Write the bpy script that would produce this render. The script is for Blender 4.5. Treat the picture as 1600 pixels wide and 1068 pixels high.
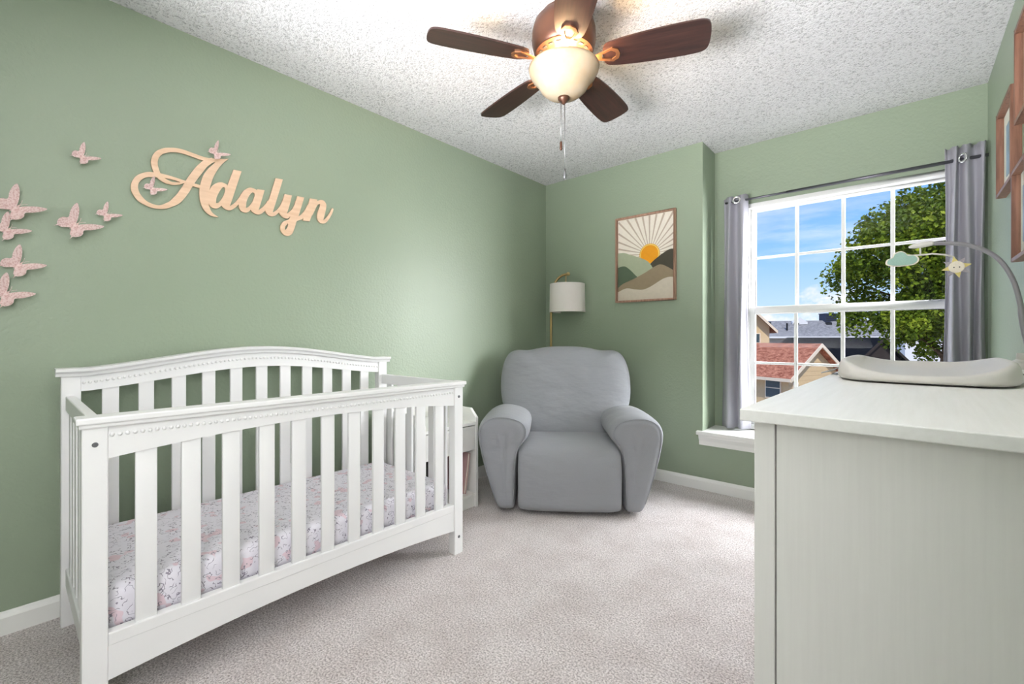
import bpy, bmesh, math, random
from mathutils import Vector, Matrix
random.seed(7)
for o in list(bpy.data.objects): bpy.data.objects.remove(o)
scn = bpy.context.scene
COL = scn.collection
PI = math.pi
# ------------------------------------------------------------------ camera
FPX, CX, HY, CAMZ, YAW = 695.0, 800.0, 527.0, 1.066, math.radians(41.3)
cd = bpy.data.cameras.new('camera'); cam = bpy.data.objects.new('camera', cd); COL.objects.link(cam)
cam.location = (0, 0, CAMZ); cam.rotation_euler = (PI/2, 0, YAW)
cd.sensor_width = 36.0; cd.lens = FPX/1600*36.0; cd.shift_y = -(534-HY)/1600.0; cd.clip_start = 0.02; cd.clip_end = 500
scn.camera = cam
FW = Vector((-math.sin(YAW), math.cos(YAW), 0)); RT = Vector((math.cos(YAW), math.sin(YAW), 0)); UP = Vector((0, 0, 1))
def ray(u, v): return FW + RT*((u-CX)/FPX) + UP*((HY-v)/FPX)
C0 = Vector((0, 0, CAMZ))
def on_x(u, v, x): d = ray(u, v); return C0 + d*(x/d.x)
def on_y(u, v, y): d = ray(u, v); return C0 + d*(y/d.y)
def at_d(u, v, d): return C0 + ray(u, v)*d
def lin(c):
    c = [x/255.0 for x in c]
    return tuple((x/12.92 if x <= .04045 else ((x+.055)/1.055)**2.4) for x in c) + (1.0,)
# ------------------------------------------------------------------ exposure, world, sun, area lights
vs = scn.view_settings
vs.view_transform = 'Standard'; vs.look = 'None'; vs.exposure = 0.27; vs.gamma = 1.0; vs.use_curve_mapping = False
W = bpy.data.worlds.new('sky'); scn.world = W; W.use_nodes = True
nt = W.node_tree; nt.nodes.clear()
def N(t, kind, **kw):
    n = t.nodes.new(kind)
    for k, v in kw.items():
        if k in n.inputs.keys() if isinstance(k, str) else False: n.inputs[k].default_value = v
        else: setattr(n, k, v)
    return n
def math_n(t, op, a, b=None, c=None):
    n = t.nodes.new('ShaderNodeMath'); n.operation = op
    for i, x in enumerate((a, b, c)):
        if x is None: continue
        if isinstance(x, (int, float)): n.inputs[i].default_value = x
        else: t.links.new(x, n.inputs[i])
    return n.outputs[0]
def ramp(t, fac, stops):
    n = t.nodes.new('ShaderNodeValToRGB'); e = n.color_ramp.elements
    while len(e) < len(stops): e.new(0.5)
    for i, (p, c) in enumerate(stops): e[i].position = p; e[i].color = c
    t.links.new(fac, n.inputs[0]); return n.outputs[0]
def mixc(t, fac, a, b, mode='MIX'):
    n = t.nodes.new('ShaderNodeMix'); n.data_type = 'RGBA'; n.blend_type = mode
    for s, x in ((n.inputs[0], fac), (n.inputs[6], a), (n.inputs[7], b)):
        if isinstance(x, (int, float, tuple)): s.default_value = x
        else: t.links.new(x, s)
    return n.outputs[2]
tc = nt.nodes.new('ShaderNodeTexCoord'); sp = nt.nodes.new('ShaderNodeSeparateXYZ'); nt.links.new(tc.outputs['Generated'], sp.inputs[0])
base = ramp(nt, sp.outputs['Z'], [(0.0, lin((226, 236, 250))), (0.05, lin((196, 222, 252))), (0.16, lin((150, 198, 252))), (0.30, lin((98, 162, 246))), (1.0, lin((70, 130, 225)))])
def wnoise(scale, stretch, detail, rough, off):
    mp = nt.nodes.new('ShaderNodeMapping'); mp.inputs['Scale'].default_value = stretch; mp.inputs['Location'].default_value = off
    nt.links.new(tc.outputs['Generated'], mp.inputs[0])
    n = nt.nodes.new('ShaderNodeTexNoise'); n.inputs['Scale'].default_value = scale; n.inputs['Detail'].default_value = detail; n.inputs['Roughness'].default_value = rough
    nt.links.new(mp.outputs[0], n.inputs['Vector']); return n.outputs[0]
wisp = ramp(nt, wnoise(2.6, (1, 1, 5.0), 7, .62, (2.1, .4, 1.2)), [(.47, (0, 0, 0, 1)), (.72, (1, 1, 1, 1))])
wispf = math_n(nt, 'MULTIPLY', wisp, .75)
c1 = mixc(nt, wispf, base, lin((240, 244, 254)))
cum = ramp(nt, wnoise(9.0, (1, 1, 1.5), 6, .58, (.7, 3.3, .2)), [(.50, (0, 0, 0, 1)), (.585, (1, 1, 1, 1))])
band = ramp(nt, sp.outputs['Z'], [(0.0, (.6, .6, .6, 1)), (.05, (1, 1, 1, 1)), (.10, (.7, .7, .7, 1)), (.17, (0, 0, 0, 1))])
cumf = math_n(nt, 'MULTIPLY', cum, band)
c2 = mixc(nt, cumf, c1, lin((250, 246, 250)))
bg = nt.nodes.new('ShaderNodeBackground'); nt.links.new(c2, bg.inputs[0]); bg.inputs[1].default_value = 1.0
wo = nt.nodes.new('ShaderNodeOutputWorld'); nt.links.new(bg.outputs[0], wo.inputs[0])
def light(name, kind, loc, energy, color=(1, 1, 1), target=None, **kw):
    l = bpy.data.lights.new(name, kind); l.energy = energy; l.color = color
    for k, v in kw.items(): setattr(l, k, v)
    o = bpy.data.objects.new(name, l); COL.objects.link(o); o.location = loc
    if target is not None: o.rotation_euler = (Vector(target)-Vector(loc)).to_track_quat('-Z', 'Y').to_euler()
    return o
light('sun', 'SUN', (4, -6, 12), 2.9, (1, .95, .88), (0, 0, 3.5), angle=.01)
light('window_key', 'AREA', (2.6, 5.3, 1.9), 880, (.985, .965, 1), (-.35, 3.5, 1.15), shape='RECTANGLE', size=2.4, size_y=2.6)  # added lamp outside, out of view, strengthens the daylight through the window
light('high_window_fill', 'AREA', (-.2, 6.2, 4.9), 1000, (.985, .965, 1), (-.6, 2.6, .4), shape='RECTANGLE', size=4.0, size_y=2.4)  # second added lamp above the line of sight, brightens floor and sill
light('ceiling_bounce', 'AREA', (-.97, -.45, 1.10), 58, (.985, .965, 1), (-.68, .82, 2.44), shape='RECTANGLE', size=1.3, size_y=.5, spread=1.63)  # added unseen lamp behind the camera, turned up to brighten the ceiling
light('rear_fill', 'AREA', (.15, -.45, 1.35), 14, (.985, .965, 1), (-2.0, .75, .7), shape='RECTANGLE', size=.8, size_y=1.7, spread=2.1)  # added fill lamp inside the rear wall for crib side; no doorway there
# ------------------------------------------------------------------ helpers: materials
def newmat(name):
    m = bpy.data.materials.new(name); m.use_nodes = True
    t = m.node_tree; p = t.nodes['Principled BSDF']; return m, t, p
def coords(t, scale=(1, 1, 1), rot=(0, 0, 0), which='Object'):
    tc = t.nodes.new('ShaderNodeTexCoord'); mp = t.nodes.new('ShaderNodeMapping')
    mp.inputs['Scale'].default_value = scale; mp.inputs['Rotation'].default_value = rot
    t.links.new(tc.outputs[which], mp.inputs[0]); return mp.outputs[0]
def noise(t, vec, scale, detail=3, rough=.5, out=0):
    n = t.nodes.new('ShaderNodeTexNoise'); n.inputs['Scale'].default_value = scale; n.inputs['Detail'].default_value = detail; n.inputs['Roughness'].default_value = rough
    t.links.new(vec, n.inputs['Vector']); return n.outputs[out]
def bump(t, p, h, strength, dist):
    b = t.nodes.new('ShaderNodeBump'); b.inputs['Strength'].default_value = strength; b.inputs['Distance'].default_value = dist
    t.links.new(h, b.inputs['Height']); t.links.new(b.outputs[0], p.inputs['Normal'])
def plain(name, rgb, rough=.5, metal=0.0, var=.04, vscale=6, bmp=None, spec=.5, coat=0.0):
    m, t, p = newmat(name); c = lin(rgb)
    v = coords(t)
    if var:
        f = noise(t, v, vscale, 3)
        lo = tuple(x*(1-var) for x in c[:3])+(1,); hi = tuple(min(1, x*(1+var)) for x in c[:3])+(1,)
        t.links.new(ramp(t, f, [(.3, lo), (.7, hi)]), p.inputs['Base Color'])
    else: p.inputs['Base Color'].default_value = c
    p.inputs['Roughness'].default_value = rough; p.inputs['Metallic'].default_value = metal
    p.inputs['Specular IOR Level'].default_value = spec; p.inputs['Coat Weight'].default_value = coat
    if bmp: bump(t, p, noise(t, v, bmp[0], 3), bmp[1], bmp[2])
    return m
def grain(name, a, b, axis='Z', scale=14, rough=.45, stretch=14, bmp=0.0, coat=0.0):
    m, t, p = newmat(name); s = [1*stretch, 1*stretch, 1*stretch]; s['XYZ'.index(axis)] = 1.0
    f = noise(t, coords(t, tuple(s)), scale/10.0, 6, .6)
    t.links.new(ramp(t, f, [(.32, lin(a)), (.68, lin(b))]), p.inputs['Base Color'])
    p.inputs['Roughness'].default_value = rough; p.inputs['Coat Weight'].default_value = coat
    if bmp: bump(t, p, f, bmp, .001)
    return m
MT = {}
def wallmat():
    m, t, p = newmat('green_paint'); v = coords(t)
    f = noise(t, v, 1.3, 2); t.links.new(ramp(t, f, [(.3, lin((147, 161, 139))), (.7, lin((151, 165, 143)))]), p.inputs['Base Color'])
    p.inputs['Roughness'].default_value = .42; p.inputs['Specular IOR Level'].default_value = .45
    bump(t, p, noise(t, v, 75, 2, .5), .55, .003); return m
MT['wall'] = wallmat()
def ceilmat():
    m, t, p = newmat('popcorn_ceiling'); v = coords(t)
    n1 = noise(t, v, 92, 4, .65)
    f = ramp(t, n1, [(.40, (0, 0, 0, 1)), (.62, (1, 1, 1, 1))])
    t.links.new(ramp(t, n1, [(.36, lin((176, 176, 176))), (.46, lin((243, 243, 243)))]), p.inputs['Base Color'])
    p.inputs['Roughness'].default_value = .95; p.inputs['Specular IOR Level'].default_value = .1
    bump(t, p, f, .8, .008); return m
MT['ceil'] = ceilmat()
def carpetmat():
    m, t, p = newmat('taupe_carpet'); v = coords(t)
    n1 = noise(t, v, 150, 3, .75); n2 = noise(t, v, 5.5, 5, .65)
    a = ramp(t, n1, [(.33, lin((150, 138, 134))), (.60, lin((255, 248, 246)))])
    b = ramp(t, n2, [(.35, (.86, .84, .83, 1)), (.60, (1, 1, 1, 1))])
    t.links.new(mixc(t, 1.0, a, b, 'MULTIPLY'), p.inputs['Base Color'])
    p.inputs['Roughness'].default_value = 1.0; p.inputs['Specular IOR Level'].default_value = .05
    p.inputs['Sheen Weight'].default_value = .15
    bump(t, p, n1, .9, .008); return m
MT['carpet'] = carpetmat()
MT['trim'] = plain('white_trim', (240, 240, 236), .35, var=.01)
MT['vinyl'] = plain('white_vinyl', (244, 244, 242), .3, var=.01)
MT['crib'] = plain('white_lacquer', (238, 238, 237), .38, var=.012, vscale=3)
MT['dresser'] = grain('white_stained_wood', (230, 228, 224), (234, 232, 228), 'Z', 60, .45, 30, .03)
MT['dresser_top'] = grain('white_stained_top', (236, 235, 231), (242, 241, 238), 'Y', 60, .42, 22, .03)
MT['dgap'] = plain('dark_gap', (120, 116, 108), .7, var=0)
MT['metal'] = plain('brushed_steel', (150, 150, 150), .35, 1.0, var=.03)
MT['bolt'] = plain('grey_bolt', (120, 122, 124), .4, .7, var=.02)
MT['rod'] = plain('dark_rod', (104, 104, 110), .3, .8, var=.03)
MT['ring'] = plain('chrome_ring', (225, 225, 228), .2, .9, var=0)
def fabric(name, rgb, var=.05, sc=700, rough=.85, strength=.15, wr=None):
    m, t, p = newmat(name); c = lin(rgb); v = coords(t)
    f = noise(t, v, sc, 2); lo = tuple(x*(1-var) for x in c[:3])+(1,); hi = tuple(min(1, x*(1+var)) for x in c[:3])+(1,)
    t.links.new(ramp(t, f, [(.3, lo), (.7, hi)]), p.inputs['Base Color'])
    p.inputs['Roughness'].default_value = rough; p.inputs['Specular IOR Level'].default_value = .2; p.inputs['Sheen Weight'].default_value = .12
    h = f
    if wr: h = math_n(t, 'ADD', math_n(t, 'MULTIPLY', f, .02), noise(t, coords(t, wr[1]), wr[0], 3, .45)); bump(t, p, h, wr[2], wr[3])
    else: bump(t, p, h, strength, .0008)
    return m
MT['chair'] = fabric('grey_slipcover', (150, 152, 156), .04, 500, wr=(5.0, (1, 1, 2.2), .5, .03))
MT['curtain'] = fabric('grey_curtain', (166, 165, 174), .03, 600, .38)
MT['shade'] = fabric('linen_shade', (232, 226, 220), .03, 400)
MT['brass'] = plain('aged_brass', (176, 150, 104), .35, .9, var=.04)
MT['gold'] = plain('pale_gold', (214, 190, 140), .35, .9, var=.04)
MT['ply'] = grain('birch_plywood', (226, 190, 156), (240, 208, 178), 'Y', 40, .55, 12)
MT['frame_wood'] = grain('walnut_frame', (150, 112, 92), (186, 148, 126), 'Z', 60, .45, 14)
MT['frame_pink'] = grain('rosy_frame', (110, 76, 60), (152, 110, 90), 'Z', 60, .4, 14)
MT['fan_wood'] = grain('walnut_blade', (34, 18, 15), (62, 36, 30), 'X', 50, .45, 16, 0, .1)
MT['bronze'] = plain('oil_rubbed_bronze', (92, 62, 48), .38, .55, var=.08, vscale=20)
MT['arm_bronze'] = plain('copper_bronze_arm', (150, 104, 72), .35, .7, var=.06, vscale=20)
MT['grey_plastic'] = plain('grey_foam', (216, 212, 207), .45, var=.01)
MT['strap'] = plain('grey_strap', (170, 170, 168), .7, var=.03)
MT['mob_arm'] = plain('grey_tube', (140, 138, 142), .35, var=.02)
MT['mob_light'] = plain('pale_grey_plastic', (205, 203, 196), .45, var=.02)
MT['mint'] = fabric('mint_felt', (148, 178, 166), .06, 300)
MT['cream_felt'] = fabric('cream_felt', (222, 214, 196), .05, 300)
MT['yellow_felt'] = fabric('yellow_felt', (214, 200, 128), .06, 300)
MT['grey_felt'] = fabric('grey_felt', (156, 150, 154), .06, 300)
MT['black'] = plain('black_paint', (30, 30, 32), .5, var=0)
MT['darkbox'] = plain('dark_weave', (46, 42, 40), .8, var=.3, vscale=60)
MT['pink_book'] = plain('dusty_pink_cover', (206, 168, 166), .5, var=.03)
MT['cream_page'] = plain('cream_pages', (238, 232, 220), .8, var=.02)
def glass():
    m = bpy.data.materials.new('window_glass'); m.use_nodes = True; t = m.node_tree; t.nodes.clear()
    tr = t.nodes.new('ShaderNodeBsdfTransparent'); gl = t.nodes.new('ShaderNodeBsdfGlossy'); gl.inputs['Roughness'].default_value = .02
    tr.inputs[0].default_value = (.97, .985, .98, 1)
    mx = t.nodes.new('ShaderNodeMixShader'); mx.inputs[0].default_value = .008
    t.links.new(tr.outputs[0], mx.inputs[1]); t.links.new(gl.outputs[0], mx.inputs[2])
    o = t.nodes.new('ShaderNodeOutputMaterial'); t.links.new(mx.outputs[0], o.inputs[0]); return m
MT['glass'] = glass()
def bowlglass():
    m = bpy.data.materials.new('alabaster_glass'); m.use_nodes = True; t = m.node_tree; t.nodes.clear()
    v = coords(t); f = noise(t, v, 9, 5, .6)
    c = ramp(t, f, [(.3, lin((255, 228, 186))), (.7, lin((255, 242, 218)))])
    tl = t.nodes.new('ShaderNodeBsdfTranslucent'); df = t.nodes.new('ShaderNodeBsdfPrincipled'); df.inputs['Roughness'].default_value = .2
    t.links.new(mixc(t, 1.0, c, (.056, .051, .043, 1), 'MULTIPLY'), tl.inputs[0]); t.links.new(c, df.inputs['Base Color'])
    mx = t.nodes.new('ShaderNodeMixShader'); mx.inputs[0].default_value = .45
    t.links.new(tl.outputs[0], mx.inputs[1]); t.links.new(df.outputs[0], mx.inputs[2])
    o = t.nodes.new('ShaderNodeOutputMaterial'); t.links.new(mx.outputs[0], o.inputs[0]); return m
MT['bowl'] = bowlglass()
def bulbmat():
    m, t, p = newmat('lit_bulb'); p.inputs['Base Color'].default_value = (1, 1, 1, 1)
    p.inputs['Emission Color'].default_value = lin((255, 212, 160)); p.inputs['Emission Strength'].default_value = 420; return m
MT['bulb'] = bulbmat()
def sheetmat():
    m, t, p = newmat('printed_sheet'); v = coords(t, (1, 1, 1))
    def lines(sc, k, w, off):
        mp = t.nodes.new('ShaderNodeMapping'); mp.inputs['Location'].default_value = off; t.links.new(v, mp.inputs[0])
        f = noise(t, mp.outputs[0], sc, 2, .5); fr = math_n(t, 'FRACT', math_n(t, 'MULTIPLY', f, k))
        return math_n(t, 'LESS_THAN', math_n(t, 'ABSOLUTE', math_n(t, 'SUBTRACT', fr, .5)), w)
    l1 = lines(30, 6, .07, (0, 0, 0)); msk = ramp(t, noise(t, v, 40, 1), [(.44, (0, 0, 0, 1)), (.5, (1, 1, 1, 1))])
    l1 = math_n(t, 'MULTIPLY', l1, msk)
    pk = ramp(t, noise(t, v, 19, 1), [(.62, (0, 0, 0, 1)), (.64, (.7, .7, .7, 1))])
    c = mixc(t, pk, lin((232, 229, 236)), lin((226, 196, 204)))
    c = mixc(t, l1, c, lin((146, 140, 152)))
    t.links.new(c, p.inputs['Base Color']); p.inputs['Roughness'].default_value = .9; p.inputs['Specular IOR Level'].default_value = .1
    return m
MT['sheet'] = sheetmat()
def wingmat(name, rgb, rgb2):
    m, t, p = newmat(name); f = noise(t, coords(t), 190, 2)
    t.links.new(ramp(t, f, [(.40, lin(rgb2)), (.52, lin(rgb))]), p.inputs['Base Color']); p.inputs['Roughness'].default_value = .35; p.inputs['Metallic'].default_value = .1; return m
MT['wing'] = wingmat('rose_gold_paper', (240, 216, 212), (218, 182, 176))
def shingles(name, a, b, sc=3.0):
    m, t, p = newmat(name); v = coords(t)
    f = noise(t, coords(t, (sc, sc, sc*2.4)), 2.6, 4, .8)
    t.links.new(ramp(t, f, [(.32, lin(a)), (.66, lin(b))]), p.inputs['Base Color']); p.inputs['Roughness'].default_value = .95; p.inputs['Specular IOR Level'].default_value = .1; return m
MT['red_roof'] = shingles('red_shingles', (122, 60, 46), (208, 142, 114), 1.5)
MT['grey_roof'] = shingles('grey_shingles', (112, 109, 110), (164, 160, 158), 1.2)
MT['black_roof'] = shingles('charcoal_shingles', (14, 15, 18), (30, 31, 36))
MT['tan'] = plain('tan_siding', (214, 184, 142), .8, var=.03, spec=.1)
MT['cream_fascia'] = plain('cream_fascia', (232, 212, 186), .7, var=.02, spec=.1)
MT['taupe_wall'] = plain('taupe_stucco', (170, 154, 140), .9, var=.03, spec=.1)
MT['shaded_brown'] = plain('shaded_brown_wall', (62, 54, 50), .9, var=.08, spec=.1)  # shade on the gable end is put into this dark brown
MT['white_wall'] = plain('white_siding', (226, 222, 220), .8, var=.02, spec=.1)
MT['pane_dark'] = plain('dark_house_glass', (74, 86, 90), .12, var=.1)
MT['navy'] = plain('navy_box', (48, 54, 78), .6, var=.03)
MT['ground'] = plain('pale_ground', (176, 168, 162), .95, var=.12, vscale=.4, spec=.1)
MT['bark'] = plain('bark', (84, 66, 50), .95, var=.2, vscale=14, spec=.1)
def leafmat():
    m, t, p = newmat('leaf_green'); gi = t.nodes.new('ShaderNodeObjectInfo')
    f = noise(t, coords(t), 2.2, 4, .7)
    t.links.new(ramp(t, f, [(.3, lin((46, 62, 12))), (.5, lin((92, 112, 22))), (.72, lin((164, 172, 52)))]), p.inputs['Base Color'])
    p.inputs['Roughness'].default_value = .6; p.inputs['Specular IOR Level'].default_value = .15; return m
MT['leaf'] = leafmat()
# ------------------------------------------------------------------ helpers: geometry
class G:
    def __init__(s): s.v = []; s.f = []
    def add(s, vs, fs):
        b = len(s.v); s.v += [tuple(x) for x in vs]; s.f += [[i+b for i in f] for f in fs]; return s
    def box(s, x0, x1, y0, y1, z0, z1):
        return s.add([(x0, y0, z0), (x1, y0, z0), (x1, y1, z0), (x0, y1, z0), (x0, y0, z1), (x1, y0, z1), (x1, y1, z1), (x0, y1, z1)],
                     [(0, 3, 2, 1), (4, 5, 6, 7), (0, 1, 5, 4), (1, 2, 6, 5), (2, 3, 7, 6), (3, 0, 4, 7)])
    def loft(s, rings, cap=True, close=True):
        n = len(rings[0]); vs = [p for r in rings for p in r]; fs = []
        for i in range(len(rings)-1):
            for j in range(n if close else n-1):
                k = (j+1) % n; fs.append((i*n+j, i*n+k, (i+1)*n+k, (i+1)*n+j))
        if cap: fs.append(tuple(reversed(range(n)))); fs.append(tuple((len(rings)-1)*n+j for j in range(n)))
        return s.add(vs, fs)
    def tube(s, pts, r, n=10):
        pts = [Vector(p) for p in pts]; rings = []
        rr = r if isinstance(r, (list, tuple)) else [r]*len(pts)
        prev = None
        for i, p in enumerate(pts):
            a = pts[max(0, i-1)]; b = pts[min(len(pts)-1, i+1)]; d = (b-a).normalized()
            if prev is None: e = d.orthogonal().normalized()
            else: e = (prev - d*prev.dot(d)).normalized()
            prev = e; q = d.cross(e)
            rings.append([p + (e*math.cos(2*PI*k/n)+q*math.sin(2*PI*k/n))*rr[i] for k in range(n)])
        return s.loft(rings)
    def lathe(s, prof, c=(0, 0, 0), n=32, cap=False):
        rings = [[(c[0]+r*math.cos(2*PI*k/n), c[1]+r*math.sin(2*PI*k/n), c[2]+z) for k in range(n)] for r, z in prof]
        return s.loft(rings, cap)
    def sphere(s, c, r, n=8, m=6, sx=1, sy=1, sz=1):
        return s.loft([[(c[0]+sx*r*math.sin(PI*i/m)*math.cos(2*PI*k/n), c[1]+sy*r*math.sin(PI*i/m)*math.sin(2*PI*k/n), c[2]-sz*r*math.cos(PI*i/m)) for k in range(n)] for i in range(m+1)], False)
    def prism(s, poly, fn, d0, d1):   # poly of 2D points, fn(a,b,depth)->3D
        n = len(poly)
        return s.add([fn(a, b, d0) for a, b in poly]+[fn(a, b, d1) for a, b in poly],
                     [tuple(reversed(range(n))), tuple(range(n, 2*n))]+[(i, (i+1) % n, n+(i+1) % n, n+i) for i in range(n)])
    def mesh(s, name, bevel=0, seg=2, smooth=False, weld=True):
        me = bpy.data.meshes.new(name); me.from_pydata(s.v, [], s.f)
        bm = bmesh.new(); bm.from_mesh(me)
        if weld: bmesh.ops.remove_doubles(bm, verts=bm.verts, dist=1e-6)
        bmesh.ops.recalc_face_normals(bm, faces=bm.faces)
        if bevel:
            es = [e for e in bm.edges if len(e.link_faces) == 2 and e.calc_face_angle(0) > .5]
            bmesh.ops.bevel(bm, geom=es, offset=bevel, segments=seg, affect='EDGES', clamp_overlap=True, profile=.5)
        bm.to_mesh(me); bm.free()
        if smooth or bevel:
            me.shade_smooth()
            if not smooth: pass
        return me
def obj(name, g, mat, parent=None, bevel=0, seg=2, smooth=False, sub=0, angle=None, kind=None, label=None):
    me = g if isinstance(g, bpy.types.Mesh) else g.mesh(name, bevel, seg, smooth)
    me.materials.clear(); me.materials.append(MT[mat] if isinstance(mat, str) else mat)
    o = bpy.data.objects.new(name, me); COL.objects.link(o)
    if parent: o.parent = parent
    if sub: md = o.modifiers.new('sub', 'SUBSURF'); md.levels = sub; md.render_levels = sub
    if (bevel or angle): me.set_sharp_from_angle(angle=angle or .3)
    if kind: o['kind'] = kind
    if label: o['label'] = label
    return o
def share(name, me, parent, loc=(0, 0, 0), rot=(0, 0, 0), label=None):
    o = bpy.data.objects.new(name, me); COL.objects.link(o); o.parent = parent; o.location = loc; o.rotation_euler = rot
    return o
def tag(o, label, cat, group=None):
    o['label'] = label; o['category'] = cat
    if group: o['group'] = group
    return o
def thing(name, label, cat, loc=(0, 0, 0), rz=0, group=None):
    o = bpy.data.objects.new(name, None); COL.objects.link(o); o.location = loc; o.rotation_euler = (0, 0, rz); o.empty_display_size = .1
    return tag(o, label, cat, group)
def struct(name, g, mat, **kw):
    return obj(name, g, mat, kind='structure', **kw)
def cat_rom(pts, n=5, closed=True, corners=()):
    out = []; m = len(pts); P = [Vector((p[0], p[1])) for p in pts]
    for i in range(m if closed else m-1):
        p1 = P[i]; p2 = P[(i+1) % m]
        p0 = P[i-1] if (closed or i > 0) else p1; p3 = P[(i+2) % m] if (closed or i+2 < m) else p2
        if i in corners: p0 = p1 - (p2-p1)*.5
        if (i+1) % m in corners: p3 = p2 + (p2-p1)*.5
        for k in range(n):
            t = k/n; t2 = t*t; t3 = t2*t
            q = ((p1*2)+(p2-p0)*t+(p0*2-p1*5+p2*4-p3)*t2+(p1*3-p0-p2*3+p3)*t3)*.5
            out.append((q.x, q.y))
    if not closed: out.append((P[-1].x, P[-1].y))
    return out
def fill2d(outlines, thick):
    """filled 2D outlines (with holes) -> list of verts/faces, extruded"""
    cu = bpy.data.curves.new('tmp', 'CURVE'); cu.dimensions = '2D'; cu.fill_mode = 'BOTH'; cu.extrude = thick/2
    for pts in outlines:
        s = cu.splines.new('POLY'); s.points.add(len(pts)-1)
        for i, p in enumerate(pts): s.points[i].co = (p[0], p[1], 0, 1)
        s.use_cyclic_u = True
    o = bpy.data.objects.new('tmp', cu); me = o.to_mesh()
    vs = [tuple(v.co) for v in me.vertices]; fs = [list(p.vertices) for p in me.polygons]
    o.to_mesh_clear(); bpy.data.objects.remove(o); bpy.data.curves.remove(cu)
    return vs, fs
# ------------------------------------------------------------------ room shell
XL, XR, YB, YN, YR, H = -2.43, .345, 3.23, 3.50, -.75, 2.44
XN = -1.056                                   # where the window alcove starts
struct('floor', G().box(XL-.1, XR+.1, YR-.1, 3.62, -.1, 0), 'carpet')
struct('ceiling', G().box(XL-.1, XR+.1, YR-.1, 3.62, H, H+.12), 'ceil')
struct('wall_left', G().box(XL-.1, XL, YR-.1, 3.62, 0, H), 'wall')
struct('wall_right', G().box(XR, XR+.1, YR-.1, 3.62, 0, H), 'wall')
struct('wall_rear', G().box(XL, XR, YR-.1, YR, 0, H), 'wall')
WX0, WX1, WZ0, WZ1 = -.85, .262, .42, 2.015    # window opening
wb = G().box(XL, XN, YB, 3.62, 0, H)
wb.box(XN, XR, YB, 3.62, 0, .385)
wb.box(XN, WX0, YN, 3.62, .385, H).box(WX1, XR, YN, 3.62, .385, H).box(WX0, WX1, YN, 3.62, WZ1, H).box(WX0, WX1, YN+.02, 3.62, .385, WZ0)
struct('wall_back', wb, 'wall')
def baseb(name, x0, y0, x1, y1, nx, ny):      # run along the wall, (nx,ny) points into the room
    prof = [(0, 0), (.014, 0), (.014, .062), (.009, .074), (.004, .082), (0, .082)]
    g = G(); r = []
    for (px, py) in ((x0, y0), (x1, y1)): r.append([(px+nx*a, py+ny*a, z) for a, z in prof])
    g.loft(r); return struct(name, g, 'trim')
baseb('baseboard_left', XL, YR, XL, YB, 1, 0)
baseb('baseboard_back', XL, YB, XR, YB, 0, -1)
baseb('baseboard_right', XR, YR, XR, YB, -1, 0)
# window sill with nosing and apron
sl = G().box(XN-.035, XR, YB-.035, YB, .385, .412)
sl.box(XN, XR, YB, YN+.03, .385, .412)
sill = struct('trim_1', sl, 'trim', bevel=.004)
apr = G().loft([[(x, YB, .315), (x, YB-.012, .315), (x, YB-.016, .345), (x, YB-.028, .372), (x, YB-.030, .385), (x, YB, .385)] for x in (XN-.02, XR)])
obj('apron', apr, 'trim', sill)
# window
win = bpy.data.objects.new('window_1', None); COL.objects.link(win); win['kind'] = 'structure'
def ring(g, x0, x1, z0, z1, y0, y1, w, wt=None, wbm=None):
    wt = wt or w; wbm = wbm or w
    g.box(x0, x0+w, y0, y1, z0, z1).box(x1-w, x1, y0, y1, z0, z1).box(x0+w, x1-w, y0, y1, z1-wt, z1).box(x0+w, x1-w, y0, y1, z0, z0+wbm); return g
fr = ring(G(), WX0, WX1, WZ0, WZ1, YN-.006, 3.60, .026, .030, .03)
obj('window_frame', fr, 'vinyl', win, bevel=.002)
ux0, ux1 = WX0+.026, WX1-.026
ZM0, ZM1 = 1.232, 1.283
GC = [-.784, -.543, -.288, -.046, .196]
up = obj('upper_sash', ring(G(), ux0, ux1, ZM0, WZ1-.03, 3.555, 3.585, .030, .018, .05), 'vinyl', win, bevel=.002)
lo = obj('lower_sash', ring(G(), ux0, ux1, WZ0+.03, ZM1, 3.518, 3.55, .034, .05, .05), 'vinyl', win, bevel=.002)
def sash_glass(par, y, z0, z1, zm):
    xs = [ux0+.03]+GC[1:4]+[ux1-.03]
    for x in GC[1:4]: obj('muntin', G().box(x-.0105, x+.0105, y-.006, y+.006, z0, z1), 'vinyl', par, bevel=.003)
    for i in range(4): obj('muntin', G().box(xs[i]+(.0105 if i else 0), xs[i+1]-(.0105 if i < 3 else 0), y-.006, y+.006, zm-.0085, zm+.0085), 'vinyl', par, bevel=.003)
    for i in range(4):
        for a, b in ((z0, zm), (zm, z1)):
            obj('pane', G().box(xs[i], xs[i+1], y+.009, y+.012, a, b), 'glass', par)
sash_glass(up, 3.565, ZM1, WZ1-.048, 1.634)
sash_glass(lo, 3.53, WZ0+.08, ZM0, .886)
# wall outlet behind the crib
ot = thing('wall_outlet', 'white electrical outlet plate low on the green wall behind the crib slats', 'outlet', (XL, .985, .345))
obj('plate', G().box(0, .006, -.036, .036, -.058, .058), 'trim', ot, bevel=.003)
for z in (-.022, .022): obj('socket', G().box(.006, .009, -.016, .016, z-.014, z+.014), 'vinyl', ot, bevel=.002)
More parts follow.
